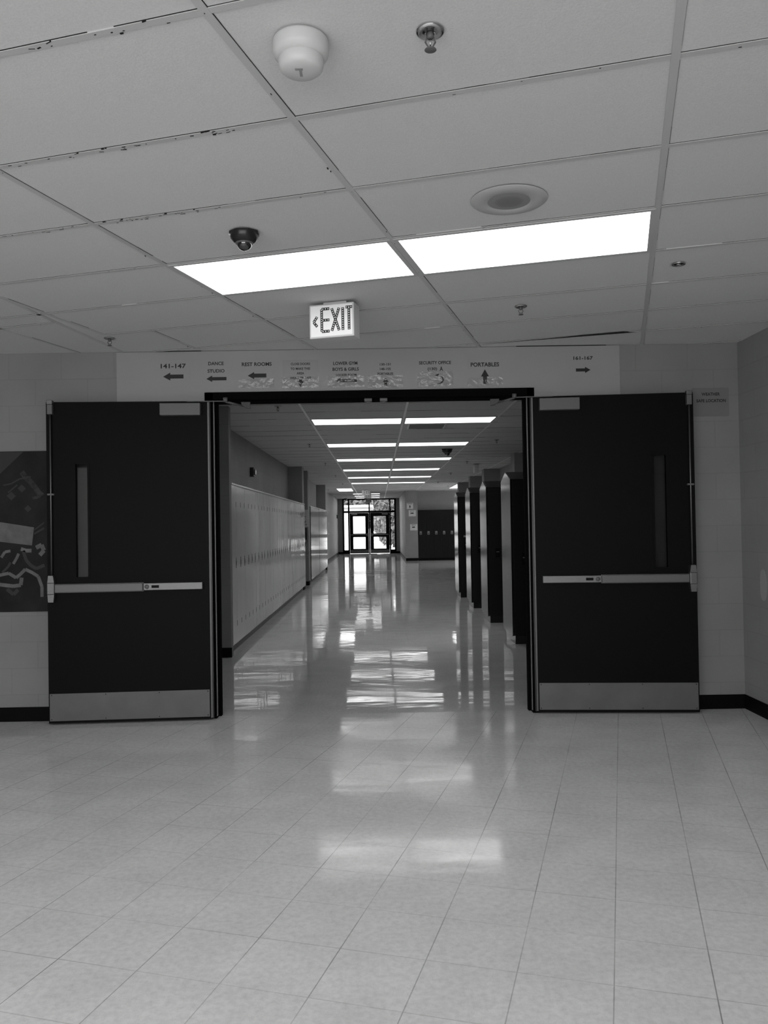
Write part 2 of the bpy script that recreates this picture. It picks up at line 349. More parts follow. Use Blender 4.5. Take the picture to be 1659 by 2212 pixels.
# ceiling grid, lobby: rows turned 16.6 degrees against the doorway wall
cg, sg = math.cos(G), math.sin(G); A0, B0, TA, TB = -1.0362, 1.9487, 1.2192, .6096
def gp(a, b_): return Vector((a*cg+b_*sg, -a*sg+b_*cg))
def clip(p, q, x0=XL, x1=XR, y0=YN, y1=YW):
    t0, t1 = 0, 1; d = q-p
    for pp, qq in ((-d.x, p.x-x0), (d.x, x1-p.x), (-d.y, p.y-y0), (d.y, y1-p.y)):
        if abs(pp) < 1e-9:
            if qq < 0: return None
        else:
            t = qq/pp
            if pp < 0: t0 = max(t0, t)
            else: t1 = min(t1, t)
    return (p+d*t0, p+d*t1) if t0 < t1 else None
bars = MB(); gaps = MB()
def bar(p, q, wd=.024, z=CZ, gap=0, gside=-1, prob=.8, gw=(.001, .0026)):
    c = clip(p, q)
    if not c: return
    p, q = c; d = (q-p); L = d.length
    if L < .03: return
    a = math.atan2(d.y, d.x); M4 = rotm((p.x, p.y, 0), a)
    bars.box(0, L, -wd/2, wd/2, z, z+.006, 'tbar', M4)
    if gap:
        t = 0
        while t < L:
            s_ = random.uniform(.05, .35); e = min(L, t+s_)
            if random.random() < prob:
                g0 = random.uniform(*gw); y0 = gside*wd/2; gaps.box(t, e, y0, y0+gside*g0, z+.0025, z+.0045, 'gap', M4)
            t = e
        if random.random() < .5:       # chipped tile edges showing as dark specks
            for _ in range(int(L*3)):
                t = random.uniform(0, L); y0 = random.uniform(-wd*.4, wd*.9); gaps.box(t, t+random.uniform(.003, .012), y0, y0+random.uniform(.002, .005), z-.0004, z+.004, 'gap', M4)
def J(y): return -2.163+(y-5.011)*.15      # oblique joint between two fields of the ceiling
# long bars (running away from the camera)
for j in range(-6, 5):
    a = A0+j*TA
    p, q = gp(a, -9), gp(a, 9)
    if j == -2: q = gp(a, B0+5*TB)
    if j < -2: q = gp(a, B0+4*TB)
    bar(p, q, .026, z=CZ-.0006, gap=1, gside=-1, prob=.75, gw=(.0008, .002))
for i in range(-14, 9):
    b_ = B0+i*TB
    for j in range(-7, 4):
        a0 = A0+j*TA; a1 = a0+TA
        if j < -3 and i > 4: continue
        if j == -3 and i > 4: a0 = -2.163*cg-5.2*sg + (.08 if i == 5 else .2)
        if j == -3 and i > 5: continue
        bar(gp(a0+.013, b_), gp(a1-.013, b_), .024, gap=1, gside=-1, prob=.93)
bar(gp(-3.104, B0+5*TB), gp(-3.104, B0+6*TB), .024, gap=1)
bar(Vector((J(4.80), 4.80)), Vector((J(6.36), 6.36)), .028, gap=1, gside=1, prob=1, gw=(.003, .006))
bar(gp(-4.018, 4.58), gp(-4.018, 6.6), .024, gap=1); bar(Vector((-2.54, 5.556)), Vector((-2.12, 5.42)), .024, gap=1)
bar(Vector((-3.6, 5.86)), Vector((-2.54, 5.556)), .024, gap=1)
# sagging tile by the doorway wall leaves a long dark wedge
p, q = gp(A0+.02, B0+7*TB+.014), gp(A0+TA-.05, B0+7*TB+.014); p = Vector((p.x, min(p.y, YW-.02)))
gaps.poly([(p.x, p.y, CZ-.0008), (q.x, q.y, CZ-.0008), (q.x-.1, q.y-.03, CZ-.0008), (p.x+.45, p.y-.165, CZ-.0008)][:3], 'gap')
gaps.box(-1.7, -1.35, YW-.014, YW-.009, CZ-.001, CZ+.003, 'gap'); gaps.box(1.1, 1.8, YW-.014, YW-.009, CZ-.001, CZ+.003, 'gap')
for i, a0, a1, nn in ((1, -2.9, -1.25, 46), (2, -3.3, -2.35, 16), (2, -2.2, -1.65, 26), (0, -2.6, -1.1, 16)):       # chipped tile edges
    for _ in range(nn):
        a = random.uniform(a0, a1); o_ = random.uniform(-.015, .013); p = gp(a, B0+i*TB+o_); l_ = random.uniform(.004, .022)
        gaps.box(0, l_, 0, random.uniform(.002, .005), CZ-.0006, CZ+.002, 'gap', rotm((p.x, p.y, 0), -G+random.uniform(-.3, .3)))
bars.build('ceiling_grid', ceil1); gaps.build('tile_gap', ceil1)
# corridor ceiling grid
ROW0, ROWD = 10.53, 3.19; TBC = ROWD/5
bars = MB(); gaps = MB()
for j in range(-2, 7):
    x = .357+j*TA
    if x < 3.05: bars.box(x-.013, x+.013, YB, YE if -1.2 < x < 1.0 else 33.6, CZ, CZ+.006, 'tbar_sheen')
    else: bars.box(x-.013, x+.013, 27.6, 33.6, CZ, CZ+.006, 'tbar')
y = ROW0-6*TBC
while y < YE:
    if y > YB:
        x1 = 3.1 if y < 27.6 else (XS if y < 33.6 else 1.12)
        bars.box(XC, x1, y-.012, y+.012, CZ+.0006, CZ+.0055, 'tbar')
        t = XC
        while t < x1:
            e = min(x1, t+random.uniform(.2, .9))
            if random.random() < .55: gaps.box(t, e, y-.012-random.uniform(.002, .005), y-.012, CZ+.002, CZ+.0045, 'gap')
            t = e
    y += TBC
bars.build('ceiling_grid', ceil2); gaps.build('tile_gap', ceil2)

# ------------------------------------------------------------ ceiling lights
def make_troffer():
    t = thing('ceiling_light', (0, 0, CZ), 'x', 'ceiling light')
    fr = MB(); w2, d2, f = .602, .298, .022
    fr.box(-w2, w2, -d2, -d2+f, -.003, .003, 'tbar'); fr.box(-w2, w2, d2-f, d2, -.003, .003, 'tbar')
    fr.box(-w2, -w2+f, -d2+f, d2-f, -.003, .003, 'tbar'); fr.box(w2-f, w2, -d2+f, d2-f, -.003, .003, 'tbar')
    fr.build('frame', t)
    df = MB(); df.box(-w2+f, w2-f, -d2+f, d2-f, -.0015, .003, 'diffuser'); df.build('diffuser', t)
    return t
TR = make_troffer(); used = [0]
def troffer(x, y, rz, label, group=None):
    if not used[0]:
        used[0] = 1; TR.location = (x, y, CZ); TR.rotation_euler = (0, 0, rz); tag(TR, label, None, group); return TR
    return copy_tree(TR, (x, y, CZ), rz, label, group)
gl = 'lit ceiling lights of the lobby'
c = gp(A0-TA/2, B0+3.5*TB); troffer(c.x, c.y, -G, 'large lit ceiling light at left, above the dome camera and exit sign', gl)
c = gp(A0+TA/2, B0+3.5*TB); troffer(c.x, c.y, -G, 'large lit ceiling light at right, beside the round ceiling speaker', gl)
for i in (-2.5, -5.5):  # unseen rows added to brighten the near floor and ceiling
    for j in (-2.5, -1.5, -.5, .5, 1.5):
        c = gp(A0+j*TA, B0+i*TB); troffer(c.x, c.y, -G, 'added ceiling light, unseen in the lobby behind the camera', 'added lobby lights behind the camera')
nm = ['nearest row', 'second row', 'third row', 'fourth row', 'fifth row', 'sixth row']
for k in range(6):
    y = ROW0+k*ROWD+.3
    for s_, sd in ((-1, 'left'), (1, 'right')):
        troffer(.357+s_*TA/2, y, 0, '%s ceiling light of the %s seen through the doorway' % (sd, nm[k]), 'corridor ceiling lights in pairs')
for y in (31.0,): troffer(-1.24, y, R(90), 'small bright ceiling light standing alone left of the far exit signs')
troffer(-1.24, 32.2, R(90), 'ceiling light end to end with the lone one left of the exit signs')
for k, y in enumerate((35.9, 38.5, 41.1)):
    troffer(-.48, y, 0, ['nearest', 'middle', 'farthest'][k]+' of three single ceiling lights before the far glass doors', 'single lights before the exit')
for k, y in enumerate((28.6, 29.82, 31.04)):
    troffer(3.05, y, R(90), 'ceiling light over the side hall entrance, mostly behind the last column', 'side hall ceiling lights')

# ------------------------------------------------------------ door frame and big lobby doors
b = MB()
for s_, xo, xi in ((-1, -1.326, -1.262), (1, 1.229, 1.175)):
    b.box(min(xo, xi), max(xo, xi), YW-.022, YB+.02, 0, 2.515, 'frameblack')
    b.box(min(xi, xi-s_*.02), max(xi, xi-s_*.02), YW+.055, YW+.11, 0, 2.455, 'frameblack')       # stop
b.box(-1.326, 1.229, YW-.022, YB+.02, 2.458, 2.517, 'frameblack'); b.box(-1.26, 1.17, YW+.055, YW+.11, 2.44, 2.458, 'frameblack')
frm = st(b, 'door_frame', 'black steel frame of the wide double doorway')
for s_, x in ((-1, -1.262), (1, 1.175)):
    e = MB(); e.box(x, x-s_*.006, YW-.018, YW+.004, .02, 2.45, 'steel'); tag(e.build('hinge_strip', frm), 'bright continuous steel hinge strip')
for x in (-.09, .03):
    e = MB(); e.box(x, x+.06, YW+.0, YW+.05, 2.434, 2.458, 'closer', bev=.004); e.box(x+.015, x+.045, YW+.01, YW+.04, 2.424, 2.436, 'darkplastic'); tag(e.build('latch_strike', frm), 'small latch strike under the door header')

def make_leaf(name, s, hinge, ang, label):
    """door leaf opened against the wall; local x runs from the hinge to the free edge; s = -1 for the left leaf"""
    d = thing(name, hinge, label, None, None, 0, 'structure')
    MX = Matrix.Rotation(ang, 4, 'Z') @ Matrix.Scale(s, 4, (1, 0, 0))
    def B(f, nm, k=None, parent=d, lab=None):
        mb = MB(); f(mb)
        for v in mb.bm.verts: v.co = MX @ v.co
        if s < 0: bmesh.ops.reverse_faces(mb.bm, faces=mb.bm.faces[:])
        o = mb.build(nm, parent)
        if lab: o['label'] = lab
        return o
    W, T = 1.222, .045; l0, l1, z0, z1 = .915, 1.012, 1.108, 1.972
    def leaf(mb):
        mb.box(0.012, l0, 0, T, .012, 2.442, 'black'); mb.box(l1, W, 0, T, .012, 2.442, 'black')
        mb.box(l0, l1, 0, T, .012, z0, 'black'); mb.box(l0, l1, 0, T, z1, 2.442, 'black')
    B(leaf, 'leaf')
    def lf(mb):
        q = .012
        mb.box(l0-q, l0+.004, -.005, 0, z0-q, z1+q, 'black'); mb.box(l1-.004, l1+q, -.005, 0, z0-q, z1+q, 'black')
        mb.box(l0, l1, -.005, 0, z0-q, z0+.004, 'black'); mb.box(l0, l1, -.005, 0, z1-.004, z1+q, 'black')
    v = B(lf, 'vision_frame')
    B(lambda mb: mb.box(l0, l1, .02, .026, z0, z1, 'wired'), 'vision_pane', parent=v)
    B(lambda mb: (mb.box(-.002, .012, -.001, T, .02, 2.44, 'hinge'), mb.tube((-.006, -.006, .02), (-.006, -.006, 2.44), .0055, 'hinge')), 'hinge_edge', lab='vertical brushed steel hinge edge')
    B(lambda mb: mb.box(.022, 1.214, -.002, 0, .03, .235, 'kick'), 'kick_plate', lab='grey steel kick plate along the door foot')
    def scr(mb):
        for x in (.035, .4, .8, 1.2):
            for z in (.042, .223): mb.lathe([(0, 0), (.004, 0), (.003, .0015), (0, .0018)], 'black', 8, Matrix.Translation((x, -.002, z)) @ Matrix.Rotation(R(90), 4, 'X'))
    B(scr, 'screw', parent=None or d)
    # panic bar: housing, push pad and centre case
    bar_ = B(lambda mb: (mb.box(.06, .50, -.042, -.004, 1.004, 1.058, 'steel', bev=.003), mb.box(.50, 1.17, -.036, -.003, .996, 1.064, 'steel', bev=.003)), 'panic_bar', lab='brushed steel push bar across the door')
    B(lambda mb: mb.box(.505, 1.155, -.052, -.035, 1.001, 1.060, 'hinge', bev=.004), 'push_pad', parent=bar_)
    B(lambda mb: mb.lathe([(0, 0), (.017, 0), (.016, .004), (0, .004)], 'closer', 20, Matrix.Translation((.475, -.042, 1.031)) @ Matrix.Rotation(R(90), 4, 'X')), 'lock_cylinder', parent=bar_)
    B(lambda mb: mb.box(.385, .44, -.0435, -.042, 1.021, 1.041, 'black'), 'name_plate', parent=bar_, lab='small dark maker plate')
    def case(mb):
        mb.box(1.157, 1.212, -.052, 0, .985, 1.075, 'steel', bev=.006)
        mb.prism([(1.160, .985), (1.209, .985), (1.205, .928), (1.166, .928)], 'Y', -.046, 0, 'steel')
        mb.prism([(1.160, 1.075), (1.209, 1.075), (1.203, 1.128), (1.168, 1.128)], 'Y', -.046, 0, 'steel')
    B(case, 'latch_case', lab='brushed steel centre latch case')
    B(lambda mb: mb.tube((1.184, -.022, 1.12), (1.184, -.022, 2.36), .0065, 'steel'), 'vertical_rod', lab='slim steel rod running up the door edge')
    B(lambda mb: mb.box(1.16, 1.21, -.03, 0, 1.733, 1.747, 'closer', bev=.003), 'rod_guide')
    B(lambda mb: (mb.box(1.165, 1.203, -.04, 0, 2.345, 2.42, 'closer', bev=.003), mb.box(1.163, 1.205, -.043, 0, 2.42, 2.452, 'steel', bev=.003)), 'top_latch', lab='steel top latch box')
    # closer
    cl = B(lambda mb: mb.box(.058, .362, -.062, 0, 2.328, 2.42, 'closer', bev=.004), 'door_closer', lab='grey rectangular door closer cover')
    B(lambda mb: (mb.box(-.14, .16, -.045, -.025, 2.432, 2.437, 'closer'), mb.tube((-.13, -.035, 2.43), (-.13, -.035, 2.462), .017, 'closer'),
                  mb.tube((-.13, -.02, 2.436), (-.262, .062, 2.412), .005, 'closer'), mb.tube((-.13, -.03, 2.428), (-.262, .05, 2.405), .004, 'closer')), 'closer_arm', parent=cl)
    B(lambda mb: mb.prism([(-.31, 2.44), (-.24, 2.44), (-.245, 2.418), (-.275, 2.395), (-.31, 2.392)], 'Y', .045, .085, 'darkplastic'), 'arm_shoe', parent=cl)
    return d
make_leaf('door_1', -1, (-1.283, 6.29, 0), R(3.2), 'wide black steel door at left folded back against the wall beside the painted mural')
make_leaf('door_2', 1, (1.199, 6.315, 0), R(-4.6), 'wide black steel door at right folded back against the wall beside the corner')

# ------------------------------------------------------------ lobby ceiling fittings
def sprinkler(x, y, label, s=1.0, group=None, proto=[]):
    if not proto:
        t = thing('sprinkler', (x, y, CZ-.0005), label, 'sprinkler', group)
        b = MB(); b.lathe([(.013, .002), (.016, -.004), (.0165, -.006), (.024, -.002), (.030, -.006), (.038, -.004), (.040, 0)], 'chrome', 28); b.build('escutcheon', t)
        b = MB(); b.lathe([(0, 0), (.010, 0), (.010, -.016), (.008, -.02), (0, -.02)], 'closer', 14)
        for a in (0, math.pi):
            c_, s_ = math.cos(a), math.sin(a)
            b.tube((.009*c_, .009*s_, -.014), (.014*c_, .014*s_, -.03), .0022, 'closer', 8); b.tube((.014*c_, .014*s_, -.03), (.004*c_, .004*s_, -.047), .0022, 'closer', 8)
        b.tube((0, 0, -.016), (0, 0, -.04), .0025, 'chrome', 8); b.build('head', t)
        b = MB(); b.lathe([(0, -.046), (.006, -.046), (.006, -.049), (.015, -.0495), (.017, -.052), (.015, -.053), (0, -.053)], 'closer', 20); b.build('deflector', t)
        proto.append(t)
        return t
    return copy_tree(proto[0], (x, y, CZ-.0005), 0, label, group)
g1 = 'sprinklers of the lobby ceiling'
sprinkler(.168, 2.262, 'chrome sprinkler head nearest the camera, beside the round smoke detector', group=g1)
sprinkler(.93, 5.178, 'chrome sprinkler head hanging in front of the doorway, right of the exit sign', group=g1)
sprinkler(-1.906, 5.886, 'chrome sprinkler head near the left end of the lobby ceiling', group=g1)
t = thing('recessed_sprinkler', (1.634, 4.36, CZ-.0005), 'flush recessed sprinkler with dark ring at right of the lobby ceiling', 'sprinkler', g1)
b = MB(); b.lathe([(.036, 0), (.036, -.004), (.027, -.003), (.025, .001)], 'chrome', 28); b.build('escutcheon', t)
b = MB(); b.lathe([(0, -.001), (.026, -.001)], 'gap', 24); b.lathe([(0, -.006), (.01, -.006), (.012, -.002)], 'chrome', 16); b.build('head', t)
ow = ['nearest', 'second', 'third', 'fourth', 'farthest']
for k, y in enumerate((9.35, 13.67, 17.86, 22.17, 26.6)): sprinkler(-1.12, y, ow[k]+' sprinkler head in the left line of the corridor ceiling', group='sprinklers left of the corridor lights')
for k, y in enumerate((13.48, 18.0, 22.0, 26.66)): sprinkler(1.98, y, ow[k if k < 3 else 4]+' sprinkler head in the right line of the corridor ceiling', group='sprinklers right of the corridor lights')
sprinkler(-1.845, 30.8, 'tiny sprinkler head beside the far left wall', group='far sprinklers'); sprinkler(2.54, 29.4, 'tiny sprinkler head at the side hall entrance', group='far sprinklers')

t = thing('smoke_detector', (-.196, 2.30, CZ-.0005), 'white round smoke detector on the ceiling near the camera', 'smoke detector')
b = MB(); b.lathe([(0, 0), (.077, 0), (.079, -.006), (.079, -.030), (.076, -.042), (.064, -.052), (0, -.052)], 'white', 48); b.build('base', t)
b = MB(); b.lathe([(.062, -.05), (.064, -.056), (.063, -.070), (.060, -.080), (.052, -.087), (.02, -.0895), (0, -.09)], 'white', 48); b.build('cover', t)
b = MB(); b.box(-.016, .006, -.022, -.012, -.0905, -.088, 'grey'); b.box(-.005, .003, -.012, .020, -.0903, -.088, 'grey'); tag(b.build('indicator', t), 'grey T-shaped mark on the cover')
t = thing('ceiling_speaker', (.58, 3.462, CZ-.0005), 'round flush ceiling speaker beside the right lobby light', 'speaker')
b = MB(); b.lathe([(.088, -.004), (.094, -.008), (.13, -.007), (.158, -.004), (.163, 0)], 'speakerw', 56); b.build('rim', t)
b = MB(); b.lathe([(0, -.0085), (.05, -.008), (.09, -.006)], 'grille', 48); b.build('grille', t)
def dome(x, y, label, sc=1, group=None):
    t = thing('dome_camera', (x, y, CZ-.0005), label, 'security camera', group)
    b = MB(); b.prism([(math.cos(a)*.072*sc, math.sin(a)*.062*sc) for a in [R(22.5+45*i) for i in range(8)]], 'Z', -.012*sc, 0, 'darkplastic')
    b.lathe([(.066*sc, -.010*sc), (.064*sc, -.028*sc), (.05*sc, -.046*sc), (.038*sc, -.05*sc)], 'darkplastic', 24); b.build('housing', t)
    b = MB(); b.lathe([(.036*sc*math.cos(R(a)), (-.05-.036*math.sin(R(a)))*sc) for a in range(0, 91, 10)], 'smoked', 32); b.build('dome', t)
    b = MB(); b.lathe([(.036*sc, -.046*sc), (.041*sc, -.049*sc), (.041*sc, -.054*sc), (.036*sc, -.056*sc)], 'closer', 32); b.build('ring', t)  # grey rim band put in for light reflected along the dome edge
    b = MB(); b.box(-.07*sc, -.058*sc, -.02*sc, -.012*sc, -.02*sc, -.010*sc, 'white'); b.build('sticker', t)
    return t
dome(-.60, 3.80, 'black dome security camera on the lobby ceiling by the left light', 1.0)
dome(1.29, 15.0, 'black dome security camera on the corridor ceiling between the light rows', 1.45)
dome(-1.62, 41.6, 'tiny black dome camera at the top left of the far glass doors', 1.3)

# exit signs
def exit_sign(x, y, rz, label, lit=True, arrow=True, wd=.288, ht=.208, dp=.115, group=None, top=2.826):
    t = thing('exit_sign', (x, y, CZ), label, 'exit sign', group, rz)
    zt = top-CZ; zb = zt-ht
    b = MB(); b.box(-.06, .09, .02, .08, zt, -.0005, 'white', bev=.003); b.build('canopy', t)
    b = MB(); b.box(-wd/2, wd/2, 0, dp, zb, zt, 'white', bev=.005); b.build('housing', t)
    f = MB(); f.box(-wd/2+.01, wd/2-.01, -.002, 0, zb+.01, zt-.01, 'exitface' if lit else 'grey'); fo = f.build('face', t)
    if not lit: return t
    e = MB(); dots = e; H = ht*.74; zc = (zt+zb)/2+.004; y0, y1 = -.0035, -.0005; sw = .0165
    def stroke(xa, za, xb, zb_):
        a = Vector((xa, 0, za)); c = Vector((xb, 0, zb_)); d = c-a; n = Vector((-d.z, 0, d.x)).normalized()*sw/2
        ps = [(a+n), (a-n), (c-n), (c+n)]; e.prism([(p.x, p.z) for p in ps], 'Y', y1, y0, 'ink')
        L = d.length; k = max(2, int(L/.0125)); 
        for i in range(k):
            p = a+d*((i+.5)/k); dots.lathe([(0, 0), (.0038, 0), (.0034, .0006), (0, .0006)], 'exitface', 8, Matrix.Translation((p.x, y0, p.z)) @ Matrix.Rotation(R(90), 4, 'X'))
    h = H/2-sw/2; q = wd/.288
    def X(v): return v*q
    x0 = X(-.062)
    stroke(x0, zc-h, x0, zc+h)
    for zz in (zc-h, zc, zc+h): stroke(x0, zz, x0+X(.05), zz)
    stroke(X(.003), zc-h, X(.05), zc+h); stroke(X(.003), zc+h, X(.05), zc-h)
    stroke(X(.074), zc-h, X(.074), zc+h); stroke(X(.093), zc+h, X(.134), zc+h); stroke(X(.1135), zc-h, X(.1135), zc+h)
    if arrow: stroke(X(-.115), zc-.008, X(-.092), zc+.024); stroke(X(-.115), zc-.008, X(-.092), zc-.036)
    tag(e.build('lettering', fo), 'black stroke letters EXIT')
    return t
exit_sign(-.263, 4.985, -G, 'white EXIT sign with left arrow hanging under the lobby ceiling')
exit_sign(-.45, 31.7, 0, 'nearer of the small EXIT signs far down the corridor', arrow=False, wd=.3, ht=.19, top=2.83)
exit_sign(-.42, 35.4, 0, 'second small EXIT sign right behind and below the first', arrow=False, wd=.3, ht=.19, top=2.83)
exit_sign(-.45, 40.6, 0, 'blank grey back of a hanging sign before the far glass doors', lit=False, wd=.28, ht=.17, top=2.76)
exit_sign(2.335, 19.0, R(90), 'exit sign seen edge-on under the ceiling at the right of the corridor', lit=False, wd=.3, ht=.19, dp=.085, top=2.83)

# ceiling vent behind the first corridor lights
t = thing('ceiling_vent', (.70, 11.42, CZ), 'metal air vent in the ceiling behind the first right corridor light', 'vent')
b = MB(); b.box(-.27, .27, -.27, -.24, -.006, .003, 'chrome'); b.box(-.27, .27, .24, .27, -.006, .003, 'chrome'); b.box(-.27, -.24, -.24, .24, -.006, .003, 'chrome'); b.box(.24, .27, -.24, .24, -.006, .003, 'chrome'); b.build('frame', t)
b = MB(); b.box(-.24, .24, -.24, .24, .0015, .003, 'gap'); b.build('duct', t)
for k in range(6):
    b = MB(); y = -.2+k*.08; b.prism([(y, .001), (y+.004, .001), (y+.034, -.012), (y+.03, -.012)], 'X', -.24, .24, 'steel'); b.build('louver', t)

# ------------------------------------------------------------ paper signs over the doorway
YS = YW-.0085
def arrow_pts(cx, cz, L, hh, ang, shaft=.5, head=None):
    head = head or hh*.9
    pts = [(L/2, 0), (L/2-head, hh/2), (L/2-head, hh/2*shaft), (-L/2, hh/2*shaft), (-L/2, -hh/2*shaft), (L/2-head, -hh/2*shaft), (L/2-head, -hh/2)]
    c_, s_ = math.cos(ang), math.sin(ang); return [(cx+x*c_-z*s_, cz+x*s_+z*c_) for x, z in pts]
def paper_sign(cx, z0, z1, wd, lines, arrow, label, sheet='drywall', sleeve=True, y=YS, cat='paper sign', group='paper direction signs over the doorway', gfrac=.42):
    t = thing('paper_sign', (cx, y, z0), label, cat, group)
    H = z1-z0; b = MB(); b.box(-wd/2, wd/2, -.0010, 0, 0, H, sheet); b.build('sheet', t)
    for ln in lines:
        s_, x, z, w_, cp = ln[:5]
        text_polys(s_, x-cx, z-z0, w_, cp, 'lettering', t, y=-.0014)
    if arrow:
        b = MB()
        if arrow == 'curve':
            cxx, cz, r = arrow_c[0]-cx, arrow_c[1]-z0, .038
            out = []; inn = []
            for i in range(15):
                a = R(-95+i*170/14); th = .012*(.25+.75*math.sin(math.pi*i/14)); out.append((cxx+(r*1.15+th/2)*math.cos(a), cz+(r*.85+th/2)*math.sin(a))); inn.append((cxx+(r*1.15-th/2)*math.cos(a), cz+(r*.85-th/2)*math.sin(a)))
            b.prism(out+inn[::-1], 'Y', -.0018, -.0012, 'ink')
            b.prism([(cxx-.022, cz+.036), (cxx+.006, cz+.018), (cxx+.012, cz+.048)], 'Y', -.0019, -.0012, 'ink')
        else:
            ax, az, L, hh, an, sh = arrow; b.prism(arrow_pts(ax-cx, az-z0, L, hh, R(an), sh), 'Y', -.0018, -.0012, 'ink')
        b.build('arrow', t)
    if sleeve:
        b = MB(); b.box(-wd/2-.004, wd/2+.004, -.0035, -.0030, -.004, H*gfrac, 'sleeve'); tag(b.build('plastic_sleeve', t), 'crumpled clear plastic sleeve catching light')
    return t
paper_sign(-1.57, 2.565, 2.775, .26, [('141-147', -1.568, 2.729, .196, .036)], (-1.569, 2.647, .158, .062, 180, .5), 'paper sign reading 141-147 with a left arrow, leftmost over the doorway', sleeve=False)
paper_sign(-1.237, 2.565, 2.775, .25, [('DANCE', -1.237, 2.744, .120, .027), ('STUDIO', -1.237, 2.686, .132, .027)], (-1.235, 2.625, .156, .050, 180, .52), 'paper sign reading DANCE STUDIO with a left arrow', sleeve=False)
paper_sign(-.925, 2.553, 2.770, .27, [('REST ROOMS', -.921, 2.734, .232, .029)], (-.920, 2.645, .145, .056, 180, .55), 'paper sign reading REST ROOMS with a left arrow', gfrac=.3)
paper_sign(-.583, 2.548, 2.762, .277, [('CLOSE DOORS', -.582, 2.731, .150, .019), ('TO MAKE THIS', -.583, 2.694, .152, .019), ('AREA', -.583, 2.658, .058, .019), ('WEATHER SAFE', -.583, 2.622, .164, .019)], (-.583, 2.580, .060, .050, -90, .45), 'dark grey paper sign reading CLOSE DOORS TO MAKE THIS AREA WEATHER SAFE', 'greypaper', gfrac=.38)
paper_sign(-.230, 2.548, 2.762, .277, [('LOWER GYM', -.233, 2.731, .188, .026), ('BOYS & GIRLS', -.231, 2.685, .204, .026), ('LOCKER ROOM', -.227, 2.640, .158, .018)], (-.229, 2.596, .170, .046, 180, .5), 'paper sign reading LOWER GYM BOYS & GIRLS LOCKER ROOM with a left arrow')
paper_sign(.077, 2.542, 2.762, .265, [('130-131', .077, 2.718, .084, .019), ('148-155', .077, 2.682, .084, .019), ('PORTABLES', .077, 2.645, .122, .019)], (.079, 2.583, .074, .044, 90, .5), 'paper sign reading 130-131 148-155 PORTABLES with an up arrow')
arrow_c = (.482, 2.592)
paper_sign(.465, 2.545, 2.765, .270, [('SECURITY OFFICE', .465, 2.725, .250, .026), ('(130)', .443, 2.675, .074, .028), ('A', .513, 2.677, .026, .034)], 'curve', 'paper sign reading SECURITY OFFICE (130) A with a curved arrow', gfrac=.5)
paper_sign(.853, 2.545, 2.765, .272, [('PORTABLES', .853, 2.705, .222, .033)], (.852, 2.610, .115, .062, 90, .5), 'paper sign reading PORTABLES with a large up arrow', gfrac=.28)
paper_sign(1.62, 2.60, 2.790, .26, [('161-167', 1.620, 2.744, .152, .029)], (1.619, 2.651, .114, .048, 0, .5), 'paper sign reading 161-167 with a right arrow, rightmost over the doorway', sleeve=False)
paper_sign(2.612, 2.274, 2.498, .288, [('WEATHER', 2.614, 2.448, .144, .025), ('SAFE LOCATION', 2.616, 2.397, .230, .025)], None, 'tinted paper sign reading WEATHER SAFE LOCATION by the right door', 'greypaper2', sleeve=False, y=YW-.0005, group=None)
# small papers on the far wall corner
def small_sign(x, z0, z1, wd, txt, arr, label, y=33.1995):
    paper_sign(x, z0, z1, wd, txt, arr, label, 'paper', False, y, group='small direction papers on the far wall corner')
small_sign(1.31, 2.10, 2.34, .26, [('PORTABLES', 1.31, 2.31, .20, .035)], (1.31, 2.20, .12, .07, 90, .55), 'small far paper with an up arrow, topmost of three')
small_sign(1.40, 1.80, 2.05, .29, [('161-167', 1.40, 2.01, .16, .04)], (1.40, 1.925, .15, .07, 0, .6), 'small far paper with a right arrow, middle of three')
small_sign(1.45, 1.20+.03, 1.45+.03, .29, [('148-155', 1.45, 1.445, .16, .04)], (1.45, 1.36, .14, .07, 0, .6), 'small far paper with a right arrow, lowest of three')

# mural panel on the left wall (a loose painted collage: shapes lie on the board)
t = MB(); mx0, mx1, mz0, mz1 = -3.45, -2.478, .845, 2.085
M['mural'] = speckle(mat('mural_dark', .013, .6, spec=.2), .015, .45, 7); M['mural2'] = mat('mural_grey', .045, .6, spec=.2); M['mural3'] = speckle(mat('mural_light', .14, .6, spec=.2), .14, .25, 14)
M['mural4'] = speckle(mat('mural_mid', .04, .6, spec=.2), .04, .6, 22)
t.box(mx0, mx1, -.012, 0, mz0, mz1, 'mural')
def mp_(pts, k, lift): t.prism(pts, 'Y', -.012-lift, -.0118, k)
def px(u, v): return (-2.925+u*.00354, 2.085-(v-975)*.003578)     # board drawing units
def P(lst, k, lift=.0006): mp_([px(u, v) for u, v in lst], k, lift)
P([(-120, 976), (54, 976), (0, 1026), (-120, 1120)], 'mural2')
P([(6, 1128), (76, 1140), (71, 1179), (-4, 1169), (-60, 1160), (-58, 1122)], 'mural3')
for cx_, cy_, s_ in ((50, 1055, 9), (27, 1071, 10), (63, 1099, 8), (-30, 1060, 12)): P([(cx_-s_, cy_), (cx_, cy_-s_*.9), (cx_+s_, cy_+1), (cx_, cy_+s_)], 'mural2', .0008)
def strip(pts, wd, k='mural3', lift=.0009):
    for (a, b_), (c_, d_) in zip(pts, pts[1:]):
        dx, dy = c_-a, d_-b_; L = math.hypot(dx, dy); nx, ny = -dy/L*wd/2, dx/L*wd/2
        lift += .00002; P([(a+nx, b_+ny), (a-nx, b_-ny), (c_-nx, d_-ny), (c_+nx, d_+ny)], k, lift)
strip([(10, 1048), (27, 1045), (45, 1035), (70, 1030)], 3, 'mural2'); strip([(20, 1064), (40, 1048)], 3, 'mural2')
